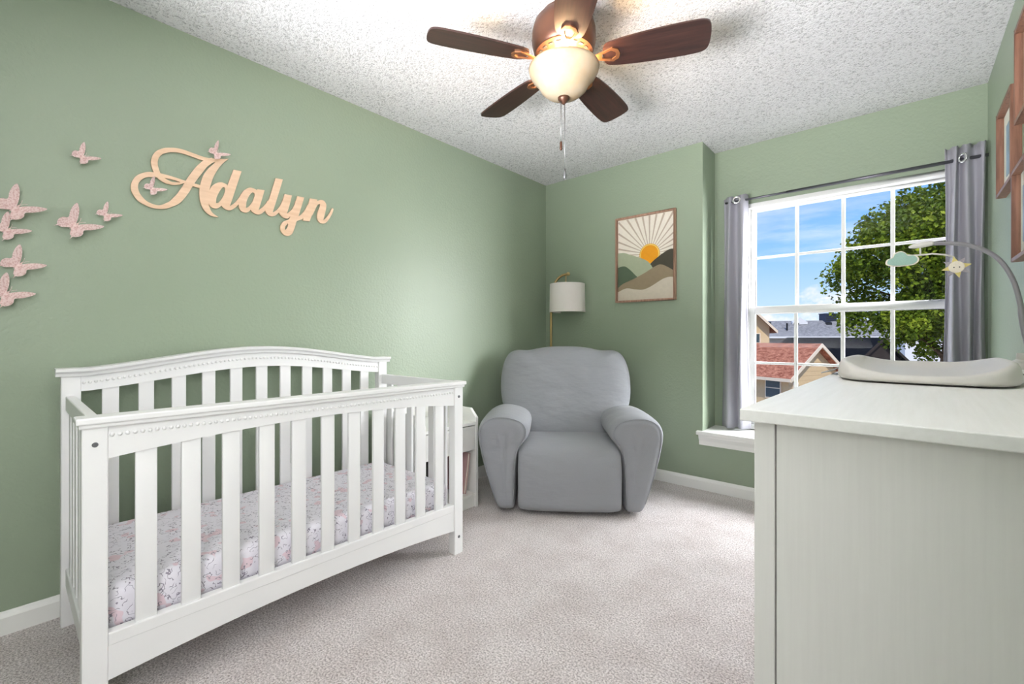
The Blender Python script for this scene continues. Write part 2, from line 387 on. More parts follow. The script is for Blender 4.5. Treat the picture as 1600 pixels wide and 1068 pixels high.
# ------------------------------------------------------------------ crib
cr = thing('baby_crib', 'white slatted wooden baby crib with arched headboard against the green wall', 'crib', (-1.645, .133, 0))
L, D = 1.37, .715
PWd = .054
def arch(y, z0, z1, flat=.07):
    s = min(1, abs(y-L/2)/(L/2-flat)); return z0+(z1-z0)*(.55*(1+math.cos(PI*s))/2+.45*(1-s*s))
for y in (0, L-PWd):
    obj('front_post', G().box(-.045, 0, y, y+PWd, 0, .826), 'crib', cr, bevel=.004)
    obj('back_post', G().box(-D, -D+.045, y, y+PWd, 0, .925), 'crib', cr, bevel=.004)
for y in (PWd/2, L-PWd/2):
    for z in (.775, .085):
        obj('bolt', G().lathe([(0, .003), (.005, .003), (.007, 0), (.007, -.004)], n=12).mesh('bolt'), 'bolt', cr).matrix_local = Matrix.Translation((0.0005, y, z)) @ Matrix.Rotation(PI/2, 4, 'Y')
# front top rail cap
obj('front_top_rail', G().box(-.058, .014, -.012, L+.012, .832, .850).box(-.052, .007, -.006, L+.006, .820, .833), 'crib', cr, bevel=.004)
def archboard(x0, x1, ya, yb, top, bot, n=40):
    g = G(); r = []
    for i in range(n+1):
        y = ya+(yb-ya)*i/n; r.append([(x0, y, bot(y)), (x1, y, bot(y)), (x1, y, top(y)), (x0, y, top(y))])
    return g.loft(r)
obj('front_rail_board', archboard(-.034, -.006, PWd, L-PWd, lambda y: .822, lambda y: .732+.036*(1-((y-L/2)/(L/2-PWd))**2)), 'crib', cr)
def beads(x, zf, y0, y1, pitch=.0165, r=.0058):
    g = G(); n = int((y1-y0)/pitch)
    for i in range(n+1):
        y = y0+(y1-y0)*i/n; g.sphere((x, y, zf(y)), r, 8, 5)
    return g
obj('bead_trim', beads(-.005, lambda y: .797, PWd+.008, L-PWd-.008), 'crib', cr, smooth=True, kind='stuff')
pitch = (L-2*PWd-.05*11)/12+.05
slat = G().box(-.026, -.012, 0, .05, .24, .775).mesh('slat', .002); slat.materials.append(MT['crib'])
bslat = G().box(-D+.018, -D+.032, 0, .05, .2, .945).mesh('back_slat', .002); bslat.materials.append(MT['crib'])
gap = (L-2*PWd-.05*11)/12
for i in range(11):
    y = PWd+gap+i*(.05+gap)
    share('slat', slat, cr, (0, y, 0)); 
    g = G().box(-D+.018, -D+.032, y, y+.05, .2, arch(y+.025, .875, .935)); obj('back_slat', g, 'crib', cr, bevel=.002)
obj('front_bottom_rail', G().box(-.036, -.004, PWd, L-PWd, .212, .248), 'crib', cr, bevel=.003)
obj('front_skirt', archboard(-.030, -.006, PWd, L-PWd, lambda y: .213, lambda y: .118+.03*(1-((y-L/2)/(L/2-PWd))**2)), 'crib', cr)
# headboard
ct = lambda y: arch(y, .952, 1.024)
g = G(); r = []
for i in range(61):
    y = -.014+(L+.028)*i/60; z = arch(min(max(y, 0), L), .952, 1.024)
    r.append([(-D-.008, y, z-.030), (-D+.052, y, z-.030), (-D+.056, y, z-.020), (-D+.066, y, z-.012), (-D+.068, y, z-.002), (-D+.062, y, z), (-D-.008, y, z)])
obj('headboard_crown', g.loft(r), 'crib', cr)
obj('headboard_board', archboard(-D+.008, -D+.038, PWd, L-PWd, lambda y: ct(y)-.025, lambda y: arch(y, .864, .928)), 'crib', cr)
obj('bead_trim', beads(-D+.039, lambda y: ct(y)-.056, PWd+.008, L-PWd-.008), 'crib', cr, smooth=True, kind='stuff')
obj('headboard_bottom_rail', G().box(-D+.008, -D+.04, PWd, L-PWd, .15, .24), 'crib', cr, bevel=.003)
for y in (.012, L-.012-.026):
    obj('end_top_rail', G().box(-D+.045, -.045, y, y+.026, .795, .850), 'crib', cr, bevel=.004)
    obj('end_bottom_rail', G().box(-D+.045, -.045, y, y+.026, .15, .215), 'crib', cr, bevel=.003)
    gw = (D-.09-.045*6)/7
    for i in range(6):
        x = -D+.045+gw+i*(.045+gw)
        obj('end_slat', G().box(x, x+.045, y+.006, y+.02, .21, .80), 'crib', cr, bevel=.002)
obj('mattress_support', G().box(-D+.046, -.046, .04, L-.04, .20, .215), 'crib', cr)
mg = G().box(-D+.05, -.05, .045, L-.045, .217, .35)
tag(obj('crib_mattress', mg, 'sheet', bevel=.035, seg=5, angle=.9), 'mattress in white patterned sheet lying inside the crib', 'mattress').location = cr.location
# ------------------------------------------------------------------ nightstand, book, box
ns = thing('nightstand', 'small white nightstand with one drawer between crib and recliner', 'nightstand', (-2.02, 1.545, 0))
NW, ND = .43, .395
prof = [(0, 0), (0, .562), (-.055, .617), (-ND, .617), (-ND, 0)]
for y in (0, NW-.02): obj('side_panel', G().prism(prof, lambda a, b, d: (a, d, b), y, y+.02), 'trim', ns, bevel=.0015)
obj('top', G().box(-ND, -.004, .02, NW-.02, .517, .535), 'trim', ns, bevel=.0015)
obj('back_panel', G().box(-ND, -ND+.012, .02, NW-.02, .05, .617), 'trim', ns)
dr = obj('drawer', G().box(-.020, -.003, .023, NW-.023, .362, .510), 'trim', ns, bevel=.0015)
obj('drawer_box', G().box(-ND+.02, -.021, .03, NW-.03, .372, .50), 'trim', dr)
obj('bottom_shelf', G().box(-ND+.012, -.006, .02, NW-.02, .068, .086), 'trim', ns, bevel=.0015)
obj('kick_board', G().box(-.03, -.014, .02, NW-.02, 0, .068), 'trim', ns)
bk = thing('book', 'dusty pink book leaning inside the nightstand shelf', 'book', (-2.06, 1.885, .0895)); bk.rotation_euler = (math.radians(-9), 0, 0)
obj('cover', G().box(-.2, 0, 0, .004, 0, .25).box(-.2, 0, .018, .022, 0, .25), 'pink_book', bk)
obj('pages', G().box(-.196, -.004, .004, .018, .004, .246), 'cream_page', bk)
bx = thing('storage_box', 'dark woven box inside the nightstand behind the crib slats', 'box', (-2.12, 1.60, .0865))
obj('body', G().box(-.22, 0, 0, .16, 0, .20), 'darkbox', bx, bevel=.006); obj('rim', G().box(-.222, .002, -.002, .162, .2, .215), 'darkbox', bx, bevel=.003)
# ------------------------------------------------------------------ recliner
rc = thing('recliner', 'grey slipcovered recliner armchair in the far corner by the floor lamp', 'armchair', (-1.497, 2.225, 0), math.radians(37))
def scaled(poly, s, c, sz=None):
    sz = s if sz is None else sz
    return [(c[0]+(a-c[0])*s, c[1]+(b-c[1])*sz) for a, b in poly]
# seat + footrest: yz profile lofted in x
sp_ = cat_rom([(.0, .018), (-.03, .12), (-.035, .26), (-.015, .36), (.05, .415), (.16, .428), (.36, .418), (.56, .405), (.62, .38), (.62, .20), (.62, .03), (.3, .015)], 3)
cc = (.28, .225); rings = []
for x, s in ((-.312, .86), (-.308, .93), (-.29, .975), (-.24, .995), (-.12, 1.0), (0, 1.005), (.12, 1.0), (.24, .995), (.29, .975), (.308, .93), (.312, .86)):
    rings.append([(x, a, b) for a, b in scaled(sp_, s, cc)])
obj('seat', G().loft(rings), 'chair', rc, smooth=True, sub=1)
ap = [(.33, .02), (.325, .18), (.315, .33), (.29, .405), (.245, .46), (.238, .52), (.275, .57), (.36, .598), (.455, .598), (.525, .565), (.558, .505), (.558, .43), (.538, .33), (.50, .20), (.435, .02)]
aps = cat_rom(ap, 3, True, (0, 14))
def inset(p, k):                           # pull a profile point towards the arm's core line
    A, B = Vector((.385, .11)), Vector((.405, .50)); P0 = Vector(p); t_ = max(0, min(1, (P0-A).dot(B-A)/(B-A).length_squared))
    q = A+(B-A)*t_; return q+(P0-q)*k
for sgn in (-1, 1):
    rings = []
    for y, k, dz in ((-.012, .12, 0), (-.012, .42, 0), (-.008, .68, 0), (.002, .84, 0), (.022, .94, 0), (.055, .985, 0), (.11, 1.0, .002), (.34, 1.0, 0), (.54, .98, -.01), (.68, .92, -.03), (.72, .7, -.05)):
        rr = []
        for p_ in aps:
            q = inset(p_, k); rr.append((sgn*q.x, y-(.035*max(0, (q.y-.40)/.2) if y < .2 else 0)*max(0, 1-y/.2), max(.02, q.y+dz)))
        rings.append(rr)
    ar = obj('armrest', G().loft(rings), 'chair', rc, smooth=True, sub=1)
    seam = [(sgn*q.x, .0035-.035*max(0, (q.y-.40)/.2), q.y) for q in (inset(p_, .855) for p_ in aps) if q.y > .07]
    i0 = max(range(len(seam)), key=lambda i: (Vector(seam[i])-Vector(seam[i-1])).length); seam = seam[i0:]+seam[:i0]
    obj('seam', G().tube(seam, .0022, 6), 'chair', ar, smooth=True)
half = [(0, .34), (.20, .335), (.34, .36), (.405, .46), (.465, .60), (.478, .74), (.465, .86), (.425, .945), (.36, .972), (.28, .968), (.20, .985), (.10, .998)]
bp = half+[(0, 1.0)]+[(-a, b) for a, b in reversed(half[1:])]
bps = cat_rom(bp, 2)
rings = []
for y, s in ((-.105, .15), (-.105, .42), (-.098, .68), (-.08, .86), (-.045, .96), (.0, 1.0), (.07, 1.0), (.12, .96), (.15, .85), (.16, .5)):
    rings.append([(a, .50+y+(b-.4)*.36 + (0), b) for a, b in scaled(bps, s, (0, .66))])
obj('backrest', G().loft(rings), 'chair', rc, smooth=True, sub=1)
obj('base', G().box(-.28, .28, .14, .66, .0, .05), 'black', rc, bevel=.01)
# ------------------------------------------------------------------ floor lamp
fl = thing('floor_lamp', 'brass floor lamp with white drum shade in the corner behind the recliner', 'lamp', at_d(861, 0, 3.78).xy.to_3d(), YAW)
obj('base', G().lathe([(0, .022), (.11, .022), (.125, .014), (.125, 0), (0, 0)], n=36), 'brass', fl, angle=.6)
pts = [(0, 0, .02), (0, 0, .7), (0, 0, 1.30), (0.004, 0, 1.40), (.018, 0, 1.49), (.05, 0, 1.555), (.09, 0, 1.59), (.135, 0, 1.604)]
pp = [(0, 0, .02), (0, 0, .7)] + [(a, 0, b) for a, b in cat_rom([(p[0], p[2]) for p in pts[2:]], 4, False)]
obj('pole', G().tube(pp, .0105), 'brass', fl, smooth=True)
obj('finial', G().sphere((.146, 0, 1.606), .016, 14, 10), 'gold', fl, smooth=True)
obj('shade_hanger', G().tube([(.126, 0, 1.605), (.126, 0, 1.47)], .005), 'gold', fl, smooth=True)
SR = .152
obj('lamp_shade', G().lathe([(SR, 1.28), (SR-.004, 1.52), (SR-.008, 1.52), (SR-.004, 1.28), (SR, 1.28)], (.138, 0, 0), 48), 'shade', fl, angle=.6)
obj('shade_spider', G().tube([(.138-SR+.006, 0, 1.49), (.138+SR-.006, 0, 1.49)], .003).tube([(.138, -SR+.006, 1.49), (.138, SR-.006, 1.49)], .003), 'gold', fl)
obj('bulb_socket', G().lathe([(0, 1.47), (.018, 1.47), (.018, 1.42), (.028, 1.37), (.02, 1.33), (0, 1.32)], (.138, 0, 0), 16), 'mob_light', fl, smooth=True)
# ------------------------------------------------------------------ sunrise print on the far wall
pf = thing('framed_print', 'framed sunrise and hills art print on the green wall above the recliner', 'picture', (-1.72, YB, 1.342))
PW2, PH2 = .482, .666
fb = ring(G(), 0, PW2, 0, PH2, -.028, 0, .014)
obj('frame', fb, 'frame_wood', pf, bevel=.002)
iw, ih = PW2-.028, PH2-.028
def art(name, poly, rgb, depth):
    key = name+'_ink'
    MT[key+str(rgb)] = plain(key, rgb, .7, var=.03, vscale=40)
    fn = lambda a, b, d: (.014+a*iw, d, .014+(1-b)*ih)
    return obj(name, G().prism(poly, fn, -.004, -depth), key+str(rgb), pf)
art('paper', [(0, 0), (1, 0), (1, 1), (0, 1)], (236, 228, 214), .0060)
sx, sy = .578, .465
asp = iw/ih
for k in range(19):
    a = math.radians(-6+k*192/18); dx, dy = math.cos(a), -math.sin(a)*asp
    tmax = 9
    if dx > 1e-6: tmax = min(tmax, (1-sx)/dx)
    if dx < -1e-6: tmax = min(tmax, -sx/dx)
    if dy < -1e-6: tmax = min(tmax, -sy/dy)
    nx, ny = -dy/asp, dx*asp
    w0, w1 = .004, .004+.017*min(1, tmax*1.1)
    t1 = tmax-.006
    cl = lambda p: (min(1, max(0, p[0])), min(1, max(0, p[1])))
    art('sun_ray', [cl((sx+dx*.12+nx*w0, sy+dy*.12+ny*w0)), cl((sx+dx*t1+nx*w1, sy+dy*t1+ny*w1)), cl((sx+dx*t1-nx*w1, sy+dy*t1-ny*w1)), cl((sx+dx*.12-nx*w0, sy+dy*.12-ny*w0))], (190, 174, 156), .0064)
disc = lambda r: [(sx+r*math.cos(2*PI*k/40), sy+r*asp*math.sin(2*PI*k/40)) for k in range(40)]
art('sun_ring', disc(.178), (232, 170, 40), .0067); art('sun_gap', disc(.166), (240, 214, 120), .0069); art('sun_disc', disc(.154), (240, 160, 16), .0071)
def hill(name, pts, rgb, depth, x1=None):
    c = cat_rom(pts, 5, False); c = [(min(1, max(0, a)), b) for a, b in c]
    art(name, c+[(c[-1][0], 1), (c[0][0], 1)], rgb, depth)
hill('olive_hill', [(.56, .60), (.66, .54), (.80, .475), (.92, .435), (1, .44)], (70, 66, 52), .0074)
hill('sage_hill', [(0, .405), (.12, .41), (.22, .44), (.40, .49), (.56, .555), (.66, .66)], (168, 176, 148), .0077)
hill('green_hill', [(0, .585), (.12, .575), (.22, .62), (.36, .72), (.5, .8)], (84, 100, 78), .0080)
hill('taupe_hill', [(0, .84), (.1, .79), (.3, .74), (.5, .68), (.68, .615), (.8, .605), (1, .69)], (146, 130, 104), .0083)
hill('cream_hill', [(0, .89), (.16, .85), (.32, .87), (.46, .88), (.6, .85), (.8, .775), (.92, .755), (1, .765)], (206, 196, 178), .0086)
MT['clearglass'] = MT['glass']
# ------------------------------------------------------------------ curtain rod and curtains
RZ, RY = 2.03, 3.42
rd = thing('curtain_rod', 'thin dark metal curtain rod across the window alcove', 'curtain rod', (-1.0, RY, RZ))
obj('rod', G().tube([(.04, 0, 0), (.5, 0, 0)], .0075).tube([(.42, 0, 0), (1.34, 0, 0)], .0095), 'rod', rd, smooth=True)
for x in (.055, 1.30):
    obj('bracket', G().tube([(x, 0, -.0), (x, .04, -.0), (x, .079, -.0)], .006).box(x-.014, x+.014, .074, .0795, -.03, .03), 'rod', rd)
def curtain(name, label, x0, x1, folds, amp, seed, ztop, zbot, flare, phase):
    t = thing(name, label, 'curtain', ((x0+x1)/2, RY, zbot), 0, 'grey grommet curtains')
    rnd = random.Random(seed); nx, nz = folds*14, 26
    hw = (x1-x0)/2; ph = [rnd.uniform(-.5, .5) for _ in range(folds+2)]
    g = G(); vs = []
    for j in range(nz+1):
        q = j/nz; z = (ztop-zbot)*(1-q)
        for i in range(nx+1):
            s = i/nx; w = 2*PI*folds*s+phase+ .5*math.sin(3*q+ph[int(s*folds)])*q*.6
            am = amp*(.75+.35*q+.15*math.sin(7*s+seed))
            x = (2*s-1)*hw*(1+flare*q)+.006*math.sin(5*q+9*s)
            y = am*math.sin(w)+.012*q*math.sin(2.2*q*PI+5*s+seed)
            vs.append((x, y, z+.004*math.cos(w*2)*(1-q)))
    fs = [(j*(nx+1)+i, j*(nx+1)+i+1, (j+1)*(nx+1)+i+1, (j+1)*(nx+1)+i) for j in range(nz) for i in range(nx)]
    g.add(vs, fs)
    o = obj('fabric', g, 'curtain', t, smooth=True)
    md = o.modifiers.new('thick', 'SOLIDIFY'); md.thickness = .002
    return t
cl_ = curtain('curtain', 'grey curtain panel left of the window, hanging inside the alcove by the corner', -.975, -.815, 2, .030, 3, 2.068, .425, .10, 1.2)
cr_ = curtain('curtain', 'grey curtain panel right of the window, falling behind the changing pad', .175, .330, 3, .026, 5, 2.105, .425, .04, .3)
def grommet(par, x, y, z, rot):
    o = obj('grommet', G().loft([[((.021+.0065*math.cos(a))*math.cos(b), .004*math.sin(a), (.021+.0065*math.cos(a))*math.sin(b)) for a in [2*PI*k/8 for k in range(8)]] for b in [2*PI*k/24 for k in range(25)]], False), 'ring', par, smooth=True)
    o.location = (x, y, z); o.rotation_euler = (0, 0, rot)
grommet(cl_, .018, -.034, RZ-.425, .15); grommet(cl_, -.05, .026, RZ-.425, -.3)
grommet(cr_, -.012, -.028, RZ-.425, -.9)
# ------------------------------------------------------------------ dresser
ds = thing('dresser', 'long white wooden dresser against the right wall, its end panel nearest', 'dresser', (-.171, .675, 0), math.radians(-1.7))
DW, DL, DT = .462, 1.60, .967
obj('top', G().box(0, DW, 0, DL, DT-.0165, DT), 'dresser_top', ds, bevel=.0015)
bz = DT-.0165
for x0, x1 in ((.014, .039), (DW-.039, DW-.004)):
    for y0, y1 in ((.018, .058), (DL-.058, DL-.018)):
        obj('leg_post', G().box(x0, x1, y0, y1, 0, bz), 'dresser', ds, bevel=.001)
obj('end_panel', G().box(.0405, DW-.0405, .021, .036, .06, bz), 'dresser', ds, bevel=.001)
obj('end_panel', G().box(.0405, DW-.0405, DL-.036, DL-.021, .06, bz), 'dresser', ds, bevel=.001)
obj('back_panel', G().box(DW-.02, DW-.012, .058, DL-.058, .06, bz), 'dresser', ds)
obj('bottom_rail', G().box(.016, .036, .058, DL-.058, .08, .13), 'dresser', ds, bevel=.001)
obj('inner_case', G().box(.037, DW-.045, .06, DL-.06, .10, bz-.002), 'dgap', ds)
def drawer(y0, y1, z0, z1):
    d = obj('drawer', G().box(.015, .034, y0, y1, z0, z1), 'dresser', ds, bevel=.0015)
    for q in (.28, .72) if y1-y0 > .5 else (.5,):
        y = y0+(y1-y0)*q
        o = obj('knob', G().lathe([(0, .026), (.012, .025), (.016, .018), (.012, .008), (.008, 0)], n=16), 'rod', d, smooth=True)
        o.matrix_local = Matrix.Translation((.015, y, (z0+z1)/2)) @ Matrix.Rotation(-PI/2, 4, 'Y')
ya, yb, ym = .062, DL-.062, DL/2
rows = [.135, .385, .60, .79, bz-.006]
for k in range(3):
    for a, b in ((ya, ym-.006), (ym+.006, yb)): drawer(a, b, rows[k]+.005, rows[k+1]-.005)
qw = (yb-ya)/4
for k in range(4): drawer(ya+k*qw+.003, ya+(k+1)*qw-.003, rows[3]+.003, rows[4]-.003)
obj('screw_cap', G().lathe([(0, .0012), (.006, .001), (.0065, 0), (.0065, -.002)], n=16), 'dresser', ds).matrix_local = Matrix.Translation((.315, .0205, .73)) @ Matrix.Rotation(PI/2, 4, 'X')
# ------------------------------------------------------------------ changing pad
cp = thing('changing_pad', 'light grey contoured foam changing pad lying on the white dresser', 'changing pad', (.036, 1.52, DT), math.radians(-1.7))
def padpt(a, n=4.5):   # superellipse
    c, s = math.cos(a), math.sin(a)
    return (math.copysign(abs(c)**(2/n), c), math.copysign(abs(s)**(2/n), s))
PX, PY = .156, .28
rings = []
def padring(sc, zf, off=0):
    return [((PX*sc)*p[0], (PY+PX*(sc-1))*p[1], zf(p)) for p in (padpt(2*PI*k/64) for k in range(64))]
side = lambda p: .019+.031*abs(p[0])**2.4+.012*max(0, p[1])**2*(1-abs(p[0]))   # higher side walls
rings.append(padring(.985, lambda p: 0)); rings.append(padring(1.0, lambda p: .006)); rings.append(padring(.985, lambda p: side(p)*.72))
rings.append(padring(.95, lambda p: side(p)*.95)); rings.append(padring(.91, lambda p: side(p)))
rings.append(padring(.86, lambda p: side(p)*.93)); rings.append(padring(.76, lambda p: .012+(side(p)-.012)*.5)); rings.append(padring(.6, lambda p: .011+(side(p)-.011)*.15)); rings.append(padring(.3, lambda p: .010))
obj('pad', G().loft(rings), 'grey_plastic', cp, smooth=True, sub=1)
for sgn in (-1, 1):
    pts = [(sgn*.145, -.04, .016), (sgn*.162, -.04, .018), (sgn*.180, -.04, .008), (sgn*.200, -.04, .002)] 
    obj('strap', G().loft([[(x, y-.03, z), (x, y+.05, z), (x, y+.05, z+.003), (x, y-.03, z+.003)] for x, y, z in pts]), 'strap', cp)
# ------------------------------------------------------------------ mobile
mb = thing('baby_mobile', 'grey arched baby mobile with felt cloud and sun at the dresser back', 'mobile', (.285, 2.10, DT))
path = [(1610, 553), (1600, 510), (1593, 470), (1582, 435), (1562, 406), (1535, 389), (1505, 381), (1475, 379.5), (1452, 380)]
wp = []
for u, v in path:
    y = 2.10-.05*min(1, max(0, (1600-u)/150)); wp.append(on_y(u, v, y)-mb.location)
xs = [(p.x, p.z) for p in wp]
cr1 = cat_rom(xs, 4, False)
mp_ = [(a, -.05*min(1, max(0, (.0-a)/.25)), b) for a, b in cr1]
mp_ = [(mp_[0][0], 0, .03)] + mp_
obj('arm', G().tube(mp_, [.009]*8+[.0068]*(len(mp_)-8), 12), 'mob_arm', mb, smooth=True)
obj('base', G().lathe([(0, .05), (.016, .05), (.018, .03), (.035, .02), (.038, 0), (0, 0)], n=24), 'mob_light', mb, angle=.6)
e = Vector(mp_[-1])
obj('motor', G().tube([e+Vector((.012, 0, 0)), e+Vector((.004, 0, 0)), e+Vector((-.018, 0, -.002)), e+Vector((-.04, 0, -.004)), e+Vector((-.052, 0, -.006))], [.006, .0085, .0095, .008, .003], 14), 'mob_light', mb, smooth=True)
hub = e+Vector((-.022, 0, -.036))
obj('drop_pin', G().tube([e+Vector((-.022, 0, -.004)), hub], .0026), 'mob_light', mb, smooth=True)
cpt = [hub+Vector((-.045, .0, .006)), hub+Vector((-.02, 0, .001)), hub, hub+Vector((.03, 0, .001)), hub+Vector((.06, 0, -.006)), hub+Vector((.082, 0, -.016))]
obj('crossbar', G().tube(cpt, .0028), 'mob_light', mb, smooth=True)
def felt(name, poly, c, th, m, par, bevel=.002):
    vs_, fs_ = fill2d([poly], th); g = G().add([(c[0]+a, c[1]+d, c[2]+b) for a, b, d in vs_], fs_); return obj(name, g, m, par)
cloud = cat_rom([(-.040, -.010), (-.038, .004), (-.026, .010), (-.020, .022), (-.006, .028), (.006, .022), (.014, .012), (.028, .012), (.037, .002), (.035, -.010), (.02, -.018), (-.02, -.018)], 4)
cc_ = hub+Vector((-.045, -.0, -.012))
cb = felt('cloud_backing', [(a*1.12, b*1.12) for a, b in cloud], cc_, .010, 'cream_felt', mb)
felt('cloud_face', cloud, cc_, .014, 'mint', cb)
sc_ = hub+Vector((.087, 0, -.050))
sn = felt('sun_face', [(.019*math.cos(2*PI*k/24), .019*math.sin(2*PI*k/24)) for k in range(24)], sc_, .012, 'cream_felt', mb)
obj('sun_thread', G().tube([cpt[-1], sc_+Vector((0, 0, .018))], .0012, 6), 'cream_felt', mb)
for k in range(8):
    a = 2*PI*(k+.25)/8; ca, sa = math.cos(a), math.sin(a)
    felt('sun_ray', [(.017*ca-.008*sa, .017*sa+.008*ca), (.036*ca, .036*sa), (.017*ca+.008*sa, .017*sa-.008*ca)], sc_, .007, ('yellow_felt', 'grey_felt')[k % 2], sn)
for dx in (-.006, .007): obj('eye', G().sphere((sc_.x+dx, sc_.y-.006, sc_.z-.001), .0018, 8, 6), 'black', sn, smooth=True)
# ------------------------------------------------------------------ frames on the right wall
def wframe(label, y0, y1, z0, z1, dep, bw, art_rgb, grp='framed pictures on the right wall'):
    t = thing('picture_frame', label, 'picture', (XR, y0, z0), 0, grp)
    w, h = y1-y0, z1-z0
    g = G(); g.box(-dep, 0, 0, bw, 0, h).box(-dep, 0, w-bw, w, 0, h).box(-dep, 0, bw, w-bw, 0, bw).box(-dep, 0, bw, w-bw, h-bw, h)
    obj('frame', g, 'frame_pink', t, bevel=.0015)
    k = 'mat_board'
    obj('mat_board', G().box(-.008, -.004, bw, w-bw, bw, h-bw), 'cream_page', t)
    MT['art'+label] = plain('soft_print', art_rgb, .5, var=.25, vscale=12)
    obj('print', G().box(-.0095, -.008, w*.22, w*.78, h*.2, h*.8), 'art'+label, t)
    obj('pane', G().box(-.014, -.012, bw, w-bw, bw, h-bw), 'glass', t)
wframe('square wooden framed picture nearest the grey curtain on the right wall', 2.575, 2.93, 1.685, 2.05, .032, .014, (150, 170, 190))
wframe('upper wooden framed picture at the right edge above the low one', 2.27, 2.50, 1.86, 2.21, .032, .014, (190, 190, 190))
wframe('lower wooden framed picture at the right edge above the mobile', 2.30, 2.56, 1.355, 1.70, .032, .014, (170, 190, 210))
ov = thing('oval_mirror', 'brown oval wooden frame cut off by the right edge of the photo', 'mirror', (XR, 1.845, 1.78))
oval = lambda a, b: [(a*math.cos(2*PI*k/48), b*math.sin(2*PI*k/48)) for k in range(48)]
vs_, fs_ = fill2d([oval(.19, .42), oval(.165, .395)], .06)
obj('frame', G().add([(-.034+d, a, b) for a, b, d in vs_], fs_), 'frame_pink', ov)
vs_, fs_ = fill2d([oval(.167, .397)], .006)
MT['mirror'] = plain('mirror_glass', (230, 232, 234), .05, 1.0, var=0)
obj('mirror_glass', G().add([(-.02+d, a, b) for a, b, d in vs_], fs_), 'mirror', ov)
# ------------------------------------------------------------------ wooden name sign
A_ = (195, 215, 8.217); B_ = (310, 255, 11.867); C_ = (400, 270, 10.17)
def wallpt(fr_, p):
    q = on_x(fr_[0]+p[0]/fr_[2], fr_[1]+p[1]/fr_[2], XL+.008); return (q.y, q.z)
sg = G(); piece = [0]
def cut(fr_, outer, corners=(), holes=()):
    outs = [cat_rom([wallpt(fr_, p) for p in outer], 5, True, corners)]
    for h, hc in holes: outs.append(cat_rom([wallpt(fr_, p) for p in h], 5, True, hc))
    vs_, fs_ = fill2d(outs, .0075); piece[0] += 1; off = .00015*(piece[0] % 5)
    sg.add([(XL+.006+off+d, a, b) for a, b, d in vs_], fs_)
def ribbon(fr_, pts):   # (x, y, width)
    c = cat_rom([(p[0], p[1]) for p in pts], 6, False)
    ws = []
    for i in range(len(pts)-1):
        for k in range(6):
            t = k/6; t = t*t*(3-2*t); ws.append(pts[i][2]*(1-t)+pts[i+1][2]*t)
    ws.append(pts[-1][2]); a_, b_ = [], []
    for i, p in enumerate(c):
        q0 = Vector(c[max(0, i-1)]); q1 = Vector(c[min(len(c)-1, i+1)]); d = (q1-q0).normalized(); n = Vector((-d.y, d.x))*ws[i]/2
        a_.append(wallpt(fr_, (p[0]+n.x, p[1]+n.y))); b_.append(wallpt(fr_, (p[0]-n.x, p[1]-n.y)))
    piece[0] += 1; off = .00015*(piece[0] % 5); rings = []
    for p, q in zip(a_, b_): rings.append([(XL+.00225+off, p[0], p[1]), (XL+.00975+off, p[0], p[1]), (XL+.00975+off, q[0], q[1]), (XL+.00225+off, q[0], q[1])])
    sg.loft(rings)
ribbon(A_, [(1130, 285, 60), (1035, 330, 95), (940, 430, 112), (850, 550, 112), (770, 680, 112), (680, 790, 108), (560, 865, 72), (430, 890, 44), (290, 850, 52), (175, 760, 78), (122, 640, 94), (160, 535, 84), (270, 476, 66), (400, 478, 60), (530, 498, 42), (650, 530, 34)])
ribbon(A_, [(640, 527, 34), (780, 575, 38), (880, 605, 40), (985, 635, 40)])
ribbon(A_, [(745, 578, 16), (690, 588, 30), (600, 585, 38), (510, 550, 52), (440, 490, 66), (398, 410, 78), (378, 310, 88), (412, 222, 84), (490, 172, 68), (600, 158, 56), (720, 172, 50), (850, 215, 46), (980, 262, 46), (1090, 288, 44), (1160, 290, 44)])
cut(A_, [(1335, 270), (1270, 320), (1210, 385), (1150, 480), (1110, 580), (1078, 700), (1070, 790), (1082, 880), (1120, 960), (1200, 1020), (1110, 1004), (1030, 945), (980, 860), (956, 750), (962, 640), (1000, 500), (1070, 400), (1160, 318), (1080, 290), (1180, 268), (1260, 275)], (0, 9, 17, 18))
cut(B_, [(178, 610), (210, 480), (290, 390), (400, 352), (490, 375), (535, 412), (545, 500), (500, 650), (440, 765), (375, 825), (310, 838), (240, 812), (190, 750)], (), [([(325, 742), (335, 640), (380, 540), (430, 465), (470, 440), (495, 478), (480, 565), (430, 660), (375, 725)], (0,))])
cut(B_, [(650, 118), (800, 150), (725, 370), (650, 600), (580, 797), (670, 735), (750, 640), (800, 560), (860, 600), (800, 710), (740, 765), (690, 815), (620, 860), (560, 872), (490, 845), (425, 780), (440, 690), (490, 540), (545, 390)], (0, 1, 4))
cut(B_, [(745, 770), (752, 680), (800, 560), (860, 490), (945, 452), (1015, 464), (1078, 497), (1095, 560), (1060, 690), (1015, 800), (965, 865), (920, 903), (870, 915), (800, 890), (760, 840)], (), [([(880, 828), (890, 720), (930, 620), (980, 553), (1010, 540), (1040, 568), (1030, 650), (980, 745), (925, 808)], (0,))])
cut(B_, [(1088, 480), (1225, 500), (1170, 690), (1113, 870), (1190, 812), (1250, 745), (1290, 690), (1340, 760), (1240, 872), (1160, 938), (1100, 950), (1030, 925), (968, 862), (990, 750), (1040, 610)], (0, 1, 3))
cut(C_, [(310, 85), (425, 105), (345, 370), (262, 630), (330, 588), (390, 510), (425, 440), (450, 560), (368, 625), (310, 675), (250, 692), (190, 668), (145, 605), (150, 520), (200, 430), (255, 260)], (0, 1, 3))
